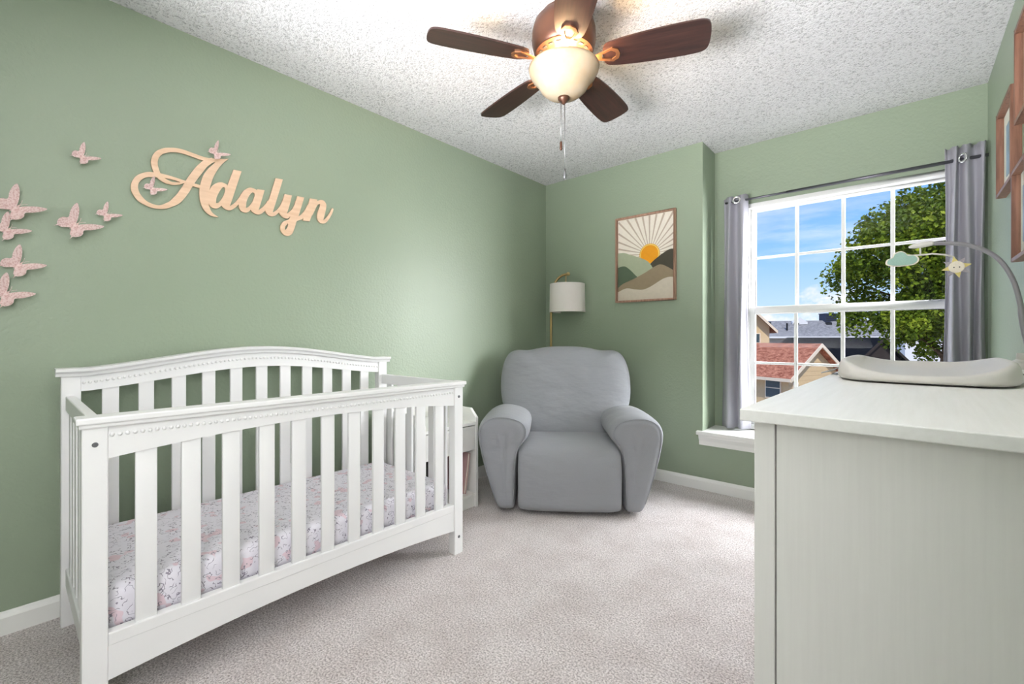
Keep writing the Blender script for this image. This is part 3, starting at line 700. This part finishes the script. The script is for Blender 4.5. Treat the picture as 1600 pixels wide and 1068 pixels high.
cut(C_, [(455, 335), (570, 358), (530, 520), (488, 648), (560, 590), (610, 510), (635, 440), (680, 560), (610, 650), (545, 695), (500, 725), (440, 712), (385, 665), (362, 610), (380, 530), (420, 440)], (0, 1, 3))
cut(C_, [(655, 368), (765, 392), (720, 540), (672, 690), (640, 780), (610, 880), (570, 970), (510, 1000), (440, 980), (390, 910), (395, 830), (440, 770), (520, 735), (555, 660), (610, 520)], (0, 1), [([(455, 902), (465, 850), (505, 803), (508, 840), (482, 892)], (0, 2))])
cut(C_, [(650, 700), (720, 660), (780, 585), (830, 500), (880, 560), (800, 670), (740, 730), (630, 770)], (0, 7))
cut(C_, [(855, 405), (975, 425), (930, 560), (850, 770), (740, 755), (780, 650), (825, 530)], (0, 1, 3, 4))
cut(C_, [(895, 560), (950, 470), (1010, 432), (1070, 440), (1110, 490), (1112, 560), (1085, 680), (1066, 748), (1110, 720), (1165, 640), (1205, 560), (1230, 572), (1210, 640), (1160, 730), (1110, 790), (1060, 805), (1000, 780), (968, 710), (980, 620), (1015, 530), (1010, 496), (970, 520), (925, 610), (890, 680)], (7, 10, 11, 23, 0))
tag(obj('name_sign', sg, 'ply'), 'pale plywood cut-out script name sign on the green wall', 'wall sign')
# ------------------------------------------------------------------ butterflies
wing2 = [(0, .12), (.2, .40), (.5, .68), (.80, .84), (.87, .78), (.80, .56), (.66, .34), (.52, .2), (.50, .10), (.62, -.02), (.64, -.2), (.55, -.35), (.47, -.40), (.47, -.56), (.41, -.42), (.26, -.36), (.1, -.18), (0, -.08)]
wing2 = cat_rom(wing2, 3, True, (0, 17))
vsw, fsw = fill2d([wing2], .012)
def butterfly(u, v, size, label, tilt=38, ang=45, grp='paper butterflies on the green wall'):
    size *= .80; p = on_x(u, v, XL+.012)
    t = thing('paper_butterfly', label, 'butterfly', p, 0, grp)
    # local frame: head direction on the wall, wings lifted off it
    t.matrix_local = Matrix.Translation(p) @ Matrix(((0, 0, 1, 0), (1, 0, 0, 0), (0, 1, 0, 0), (0, 0, 0, 1))) @ Matrix.Rotation(math.radians(ang-90), 4, 'Z')
    for s in (1, -1):
        tl = math.radians(tilt)
        vv = [(s*a*math.cos(tl)*size, b*size, abs(a)*math.sin(tl)*size+d*size) for a, b, d in vsw]
        obj('wing', G().add(vv, fsw), 'wing', t)
    obj('body', G().tube([(0, -.16*size, 0), (0, 0, .01*size), (0, .22*size, .01*size), (0, .3*size, .01*size)], [.015*size, .04*size, .04*size, .02*size], 8), 'wing', t, smooth=True)
    for s in (1, -1): obj('antenna', G().tube([(0, .28*size, .01*size), (s*.05*size, .42*size, .05*size), (s*.12*size, .52*size, .06*size)], .007*size, 5), 'wing', t)
BF = [(20.6, 326, .098, 'large pink paper butterfly highest at the left edge of the wall'), (8, 360.6, .076, 'pink butterfly half cut off just below the large one at the left edge'),
      (25.6, 415.7, .088, 'pink paper butterfly second lowest at the left edge'), (5, 461, .092, 'lowest pink paper butterfly, half cut off above the crib headboard'),
      (113.7, 353.8, .100, 'large pink paper butterfly casting a shadow left of the smaller one'), (164, 336, .060, 'small pink paper butterfly just left below the wooden sign'),
      (127.3, 246, .064, 'small pink butterfly alone, highest on the wall left of the sign'), (236.4, 295.3, .060, 'pink paper butterfly inside the lower loop of the wooden sign'),
      (336, 240, .066, 'pink paper butterfly perched on top of the wooden sign')]
for u, v, s, l in BF: butterfly(u, v, s, l)
# ------------------------------------------------------------------ ceiling fan
FC = FW*1.9+RT*.221
fan = thing('ceiling_fan', 'bronze ceiling fan with five walnut blades and glass bowl light', 'ceiling fan', (FC.x, FC.y, H), YAW)
zz = lambda z: z-H
obj('housing', G().lathe([(0, zz(2.438)), (.098, zz(2.438)), (.105, zz(2.42)), (.125, zz(2.405)), (.134, zz(2.37)), (.136, zz(2.325)), (.128, zz(2.29)), (.120, zz(2.28)), (.122, zz(2.274)), (.112, zz(2.268)), (.085, zz(2.262)), (.07, zz(2.245)), (.0, zz(2.245))], n=48), 'bronze', fan, angle=.7)
for k in range(20):
    a = 2*PI*k/20
    o = obj('vent_slot', G().box(-.010, .010, -.006, .006, -.002, .002), 'black', fan); o.location = (.104*math.cos(a), .104*math.sin(a), zz(2.266)); o.rotation_euler = (0, 0, a+PI/2)
obj('light_fitter', G().lathe([(.0, zz(2.246)), (.055, zz(2.246)), (.06, zz(2.235)), (.058, zz(2.20)), (0, zz(2.20))], n=32), 'bronze', fan, angle=.7)
obj('light_stem', G().tube([(0, 0, zz(2.2)), (0, 0, zz(2.085))], .006), 'bronze', fan, smooth=True)
bl = cat_rom([(.165, .0), (.172, .040), (.20, .058), (.30, .070), (.42, .076), (.52, .076), (.560, .068), (.574, .045), (.578, 0), (.574, -.045), (.560, -.068), (.52, -.076), (.42, -.076), (.30, -.070), (.20, -.058), (.172, -.040)], 4)
vs_, fs_ = fill2d([bl], .007)
bmesh_ = G().add(vs_, fs_).mesh('blade'); bmesh_.materials.append(MT['fan_wood'])
arm_out = [(.085, .011), (.135, .011), (.155, .018), (.205, .034), (.228, .022), (.235, 0), (.228, -.022), (.205, -.034), (.155, -.018), (.135, -.011), (.085, -.011)]
hole = [(.162, .010), (.200, .022), (.216, .012), (.219, 0), (.216, -.012), (.200, -.022), (.162, -.010)]
vs_, fs_ = fill2d([arm_out, hole], .005)
armm = G().add([(x, y, z-.0065) for x, y, z in vs_], fs_).mesh('blade_arm'); armm.materials.append(MT['arm_bronze'])
for k in range(5):
    a = math.radians(-18+72*k)
    bo = share('blade', bmesh_, fan); bo.matrix_local = Matrix.Translation((0, 0, zz(2.24))) @ Matrix.Rotation(a, 4, 'Z') @ Matrix.Rotation(math.radians(-13), 4, 'X')
    ao = share('blade_arm', armm, fan); ao.matrix_local = Matrix.Translation((0, 0, zz(2.24))) @ Matrix.Rotation(a, 4, 'Z') @ Matrix.Rotation(math.radians(-13), 4, 'X')
bprof = [(.012, 2.086), (.04, 2.092), (.075, 2.105), (.098, 2.125), (.108, 2.145), (.118, 2.158), (.136, 2.178), (.147, 2.198), (.150, 2.212), (.146, 2.212), (.143, 2.199), (.132, 2.181), (.114, 2.161), (.104, 2.147), (.094, 2.128), (.072, 2.109), (.04, 2.096), (.012, 2.09)]
obj('glass_bowl', G().lathe([(r, zz(z)) for r, z in bprof], n=56), 'bowl', fan, smooth=True)
obj('bowl_finial', G().lathe([(0, zz(2.098)), (.026, zz(2.090)), (.024, zz(2.08)), (.012, zz(2.070)), (.006, zz(2.062)), (0, zz(2.058))], n=24), 'bronze', fan, smooth=True)
for bx_, by_ in ((-.030, -.072), (.046, -.050)):
    obj('bulb', G().sphere((bx_, by_, zz(2.188)), .022, 16, 10, 1, 1, 1.25), 'bulb', fan, smooth=True)
for dx, zb in ((-.012, 1.90), (.004, 1.785)):
    obj('pull_chain', G().tube([(dx, -.004, zz(2.09)), (dx, -.004, zz(zb))], .0016, 6), 'metal', fan, smooth=True)
    if zb > 1.85: obj('chain_fob', G().lathe([(0, zz(zb)), (.005, zz(zb)), (.006, zz(zb-.03)), (.004, zz(zb-.036)), (0, zz(zb-.036))], (dx, -.004, 0), 12), 'bronze', fan, smooth=True)
    else: obj('chain_fob', G().lathe([(0, zz(zb)), (.003, zz(zb)), (.008, zz(zb-.03)), (.006, zz(zb-.042)), (0, zz(zb-.046))], (dx, -.004, 0), 12), 'bolt', fan, smooth=True)
# ------------------------------------------------------------------ outside
GZ = -3.9
gr = obj('ground', G().box(-80, 80, 3.9, 140, GZ-.2, GZ), 'ground', kind='structure')
def gable_house(name, label, E, along, g, half_w, length, z_eave, z_ridge, over, roofm, wallm, fasm, zg=GZ, wins=()):
    """E eave corner (xy), along = unit vector away along the eave, g = unit vector across the gable"""
    t = thing(name, label, 'house', (E[0], E[1], zg)); a = Vector((along[0], along[1], 0)).normalized(); b = Vector((g[0], g[1], 0)).normalized()
    def P(s, q, z): p = a*s+b*q; return (p.x, p.y, z-zg)
    th = .16
    for sd in (0, 1):
        q0, q1 = (0, half_w) if sd == 0 else (2*half_w, half_w)
        obj('roof', G().loft([[P(s, q0, z_eave), P(s, q1, z_ridge), P(s, q1, z_ridge-th), P(s, q0, z_eave-th)] for s in (0, length)]), roofm, t)
    dn = .22
    for sd in (0, 1):
        q0, q1 = (0, half_w) if sd == 0 else (2*half_w, half_w)
        obj('fascia', G().loft([[P(s, q0, z_eave+.01), P(s, q1, z_ridge+.01), P(s, q1, z_ridge-dn), P(s, q0, z_eave-dn)] for s in (-.05, 0)]), fasm, t)
    obj('gutter', G().loft([[P(s, -.05, z_eave-.02), P(s, -.05, z_eave-.2), P(s, .05, z_eave-.2), P(s, .05, z_eave-.02)] for s in (0, length)]), fasm, t)
    zr2 = z_ridge-.2; sl_ = (z_ridge-z_eave)/half_w
    w0, w1 = over, 2*half_w-over
    wz = z_eave+over*sl_-.2
    obj('wall', G().loft([[P(s, w0, zg), P(s, w1, zg), P(s, w1, wz), P(s, half_w, zr2), P(s, w0, wz)] for s in (over, length-over)]), wallm, t)
    return t, P, (w0, w1, wz, zr2, over)
# red-roofed house
dE = 25.0
E = at_d(1235.6, 591.6, dE); al = (-.91, .414); gg = (.414, .91)
zr = CAMZ-9.5/FPX*26.14
hs, P, inf = gable_house('neighbour_house', 'tan house with red shingle roof, nearest outside the window', E, al, gg, 2.79, 6.3, E.z, zr, .45, 'red_roof', 'tan', 'cream_fascia')
w0, w1, wz, zr2, ov_ = inf
zb = GZ+.1; bh = .26; k = 0
while zb < zr2-.1:
    zt = min(zb+bh, zr2-.02); f = lambda z: w0 if z < wz else w0+(z-wz)*(2.79-w0)/(zr2-wz)
    qa, qb = f(zb), f(zt)
    if zb > -2.6:
        obj('siding_board', G().loft([[P(s, qa, zb+.01), P(s, 2*2.79-qa, zb+.01), P(s, 2*2.79-qb, zt), P(s, qb, zt)] for s in (ov_-.03, ov_)]), 'tan', hs)
    zb += bh
def hwin(par, P, s0, s1, q, z0, z1, axis='s', name='window'):
    if axis == 's':
        fr_ = obj(name, G().loft([[P(s, q-.06, z0), P(s, q-.06, z1), P(s, q, z1), P(s, q, z0)] for s in (s0, s1)]), 'cream_fascia', par)
        zm = (z0+z1)/2; m = .07
        for za, zb_ in ((z0+m, zm-.03), (zm+.03, z1-m)):
            obj('pane', G().loft([[P(s, q-.075, za), P(s, q-.075, zb_), P(s, q-.055, zb_), P(s, q-.055, za)] for s in (s0+m, s1-m)]), 'pane_dark', fr_)
    else:
        fr_ = obj(name, G().loft([[P(q-.06, s, z0), P(q-.06, s, z1), P(q, s, z1), P(q, s, z0)] for s in (s0, s1)]), 'cream_fascia', par)
        m = .07
        obj('pane', G().loft([[P(q-.075, s, z0+m), P(q-.075, s, z1-m), P(q-.055, s, z1-m), P(q-.055, s, z0+m)] for s in (s0+m, s1-m)]), 'pane_dark', fr_)
hwin(hs, P, .85, 1.85, w0, -2.55, -1.28)
hwin(hs, P, .75, 1.25, ov_-.03, -2.2, -1.55, 'q')
# charcoal-roofed house behind it: ridge seen level with the eye, gable to the right
dA = 33.0
ap_ = at_d(1381, 527, dA); a2 = Vector((-.86, .51, 0)); g2 = Vector((.51, .86, 0))
hw2 = 3.6; rise2 = 2.3
E2 = ap_-g2*hw2; E2.z = ap_.z-rise2
gable_house('neighbour_house', 'house with charcoal black roof and shaded brown gable behind the red roof', E2, a2, g2, hw2, 8.0, E2.z, ap_.z, .3, 'black_roof', 'shaded_brown', 'shaded_brown')
# grey-roofed long house
dB = 46.0
ap3 = at_d(1376, 499.5, dB); a3 = Vector((-.80, .60, 0)).normalized(); 
a3 = (at_d(1206, 498.7, dB+3)-ap3); a3.z = 0; len3 = a3.length+6; a3.normalize(); g3 = Vector((-a3.y, a3.x, 0)); 
if g3.dot(FW) < 0: g3 = -g3
ev3 = at_d(1354, 525, dB-2.2)
hw3 = 3.2
E3 = ap3-g3*hw3; E3.z = ev3.z
h3, P3, i3 = gable_house('neighbour_house', 'long grey-roofed house far behind, with a white gable edge', E3, a3, g3, hw3, len3, E3.z, ap3.z, .4, 'grey_roof', 'taupe_wall', 'white_wall')
sl3 = (ap3.z-E3.z)/hw3
for s, q in ((1.9, 2.5), (4.6, 2.4), (7.6, 2.4), (10.2, 2.6)):
    z = E3.z+q*sl3; obj('roof_vent', G().loft([[P3(a, q-.15, z-.08), P3(a, q+.2, z+.1), P3(a, q+.2, z+.24), P3(a, q-.15, z+.16)] for a in (s, s+.5)]), 'black', h3)
z = E3.z+1.2*sl3; bp0 = Vector(P3(9.0, 1.2, z)); obj('vent_pipe', G().tube([bp0-Vector((0, 0, .1)), bp0+Vector((0, 0, .75))], .09, 8), 'black', h3)
z = E3.z+2.6*sl3; obj('dormer', G().loft([[P3(s, 2.3, z-.1), P3(s, 2.3, z+.15), P3(s, 3.2, z+.15), P3(s, 3.2, z-.1)] if s in (6.8, 8.2) else [P3(s, 2.3, z-.1), P3(s, 2.3, z+.62), P3(s, 3.2, z+.62), P3(s, 3.2, z-.1)] for s in (6.8, 7.5, 8.2)]), 'white_wall', h3)
ck = at_d(1293.5, 503, dB+1.6)
cb_ = thing('roof_cooler', 'dark navy box standing on the grey roof ridge', 'roof box', (ck.x, ck.y, ck.z-.4), YAW)
obj('body', G().box(-.62, .62, -.5, .5, 0, 1.25), 'navy', cb_, bevel=.04); obj('lid', G().box(-.66, .66, -.54, .54, 1.25, 1.32), 'navy', cb_)
for k in range(6): obj('louver', G().box(-.56, .56, -.53, -.5, .16+k*.18, .24+k*.18), 'black', cb_)
# tan house at the far left of the window
dC = 34.5
pk = at_d(1168, 473, dC); cE = at_d(1215.5, 516.5, dC-.8)
g4 = (cE-pk); g4.z = 0; hw4 = g4.length; g4.normalize(); a4 = Vector((-g4.y, g4.x, 0)); 
if a4.dot(FW) < 0: a4 = -a4
E4 = pk-g4*hw4; E4.z = cE.z
h4, P4, i4 = gable_house('neighbour_house', 'tan gabled house with brown roof edge, leftmost in the window view', E4, a4, g4, hw4, 4.5, cE.z, pk.z, .5, 'red_roof', 'tan', 'cream_fascia')
hwin(h4, P4, 2*hw4-1.75, 2*hw4-1.1, i4[4], at_d(0, 536, dC).z, at_d(0, 520, dC).z, 'q'); hwin(h4, P4, 2*hw4-2.5, 2*hw4-1.85, i4[4], at_d(0, 536, dC).z, at_d(0, 520, dC).z, 'q')
# reddish house behind the tree and the far street
dD = 62.0
pk5 = at_d(1372, 507, dD); g5 = FW.copy(); a5 = RT.copy(); hw5 = 4.2
E5 = pk5-g5*hw5; E5.z = at_d(0, 523, dD-hw5).z
gable_house('neighbour_house', 'low white house with pinkish roof seen through the tree branches', E5, a5, g5, hw5, 14, E5.z, pk5.z, .4, 'red_roof', 'white_wall', 'white_wall')
# tree
TC = at_d(1478, 418, 12.5)
tr = thing('leafy_tree', 'large green leafy tree filling the right half of the window view', 'tree', (TC.x, TC.y, GZ))
tp = [(0, 0, 0), (.05, 0, 1.6), (-.05, .1, 3.4), (.1, .05, 5.2), (.0, .1, 7.2), (.05, .05, 8.6)]
obj('trunk', G().tube(tp, [.26, .22, .17, .12, .07, .03], 10), 'bark', tr, smooth=True)
rnd = random.Random(11); clusters = []
def crown(shell):
    while True:
        d = Vector((rnd.uniform(-1, 1), rnd.uniform(-1, 1), rnd.uniform(-1, 1)))
        if shell < d.length < 1: return Vector((d.x*2.4, d.y*2.4, 7.02+d.z*1.98))
for i in range(26):
    e_ = crown(.6); b = Vector((0, 0, max(4.2, e_.z-1.6))); mid = (b+e_)/2+Vector((0, 0, .2))
    obj('branch', G().tube([b, mid, e_], [.05, .035, .012], 6), 'bark', tr)
    clusters.append((e_, rnd.uniform(.5, .8)))
for i in range(95): clusters.append((crown(.0), rnd.uniform(.4, .75)))
for i in range(26):                      # drooping boughs on the far side of the trunk
    p = RT*rnd.uniform(-.6, 2.2)+FW*rnd.uniform(-1.4, 1.4); clusters.append((Vector((p.x, p.y, rnd.uniform(4.35, 5.6))), rnd.uniform(.3, .5)))
for i in range(22):
    p = RT*rnd.uniform(-2.3, .6)+FW*rnd.uniform(-1.2, 1.2); clusters.append((Vector((p.x, p.y, rnd.uniform(5.3, 5.75))), rnd.uniform(.3, .5)))
lv, lf = [], []
for c, cr2 in clusters:
    for j in range(int(620*cr2)):
        d = Vector((rnd.gauss(0, 1), rnd.gauss(0, 1), rnd.gauss(0, .8))).normalized()*cr2*rnd.random()**.45
        p = c+d; s = rnd.uniform(.042, .07)
        n = Vector((rnd.gauss(0, .6), rnd.gauss(0, .6), rnd.gauss(.6, .5))).normalized(); e1 = n.orthogonal().normalized()
        e1 = Matrix.Rotation(rnd.uniform(0, 2*PI), 3, n) @ e1; e2 = n.cross(e1)
        b = len(lv)
        lv += [tuple(p-e1*s), tuple(p+e2*s*.75+n*s*.2), tuple(p+e1*s*1.1), tuple(p-e2*s*.75+n*s*.2)]
        lf += [(b, b+1, b+2), (b, b+2, b+3)]
me = bpy.data.meshes.new('foliage'); me.from_pydata(lv, [], lf)
obj('foliage', me, 'leaf', tr, kind='stuff')
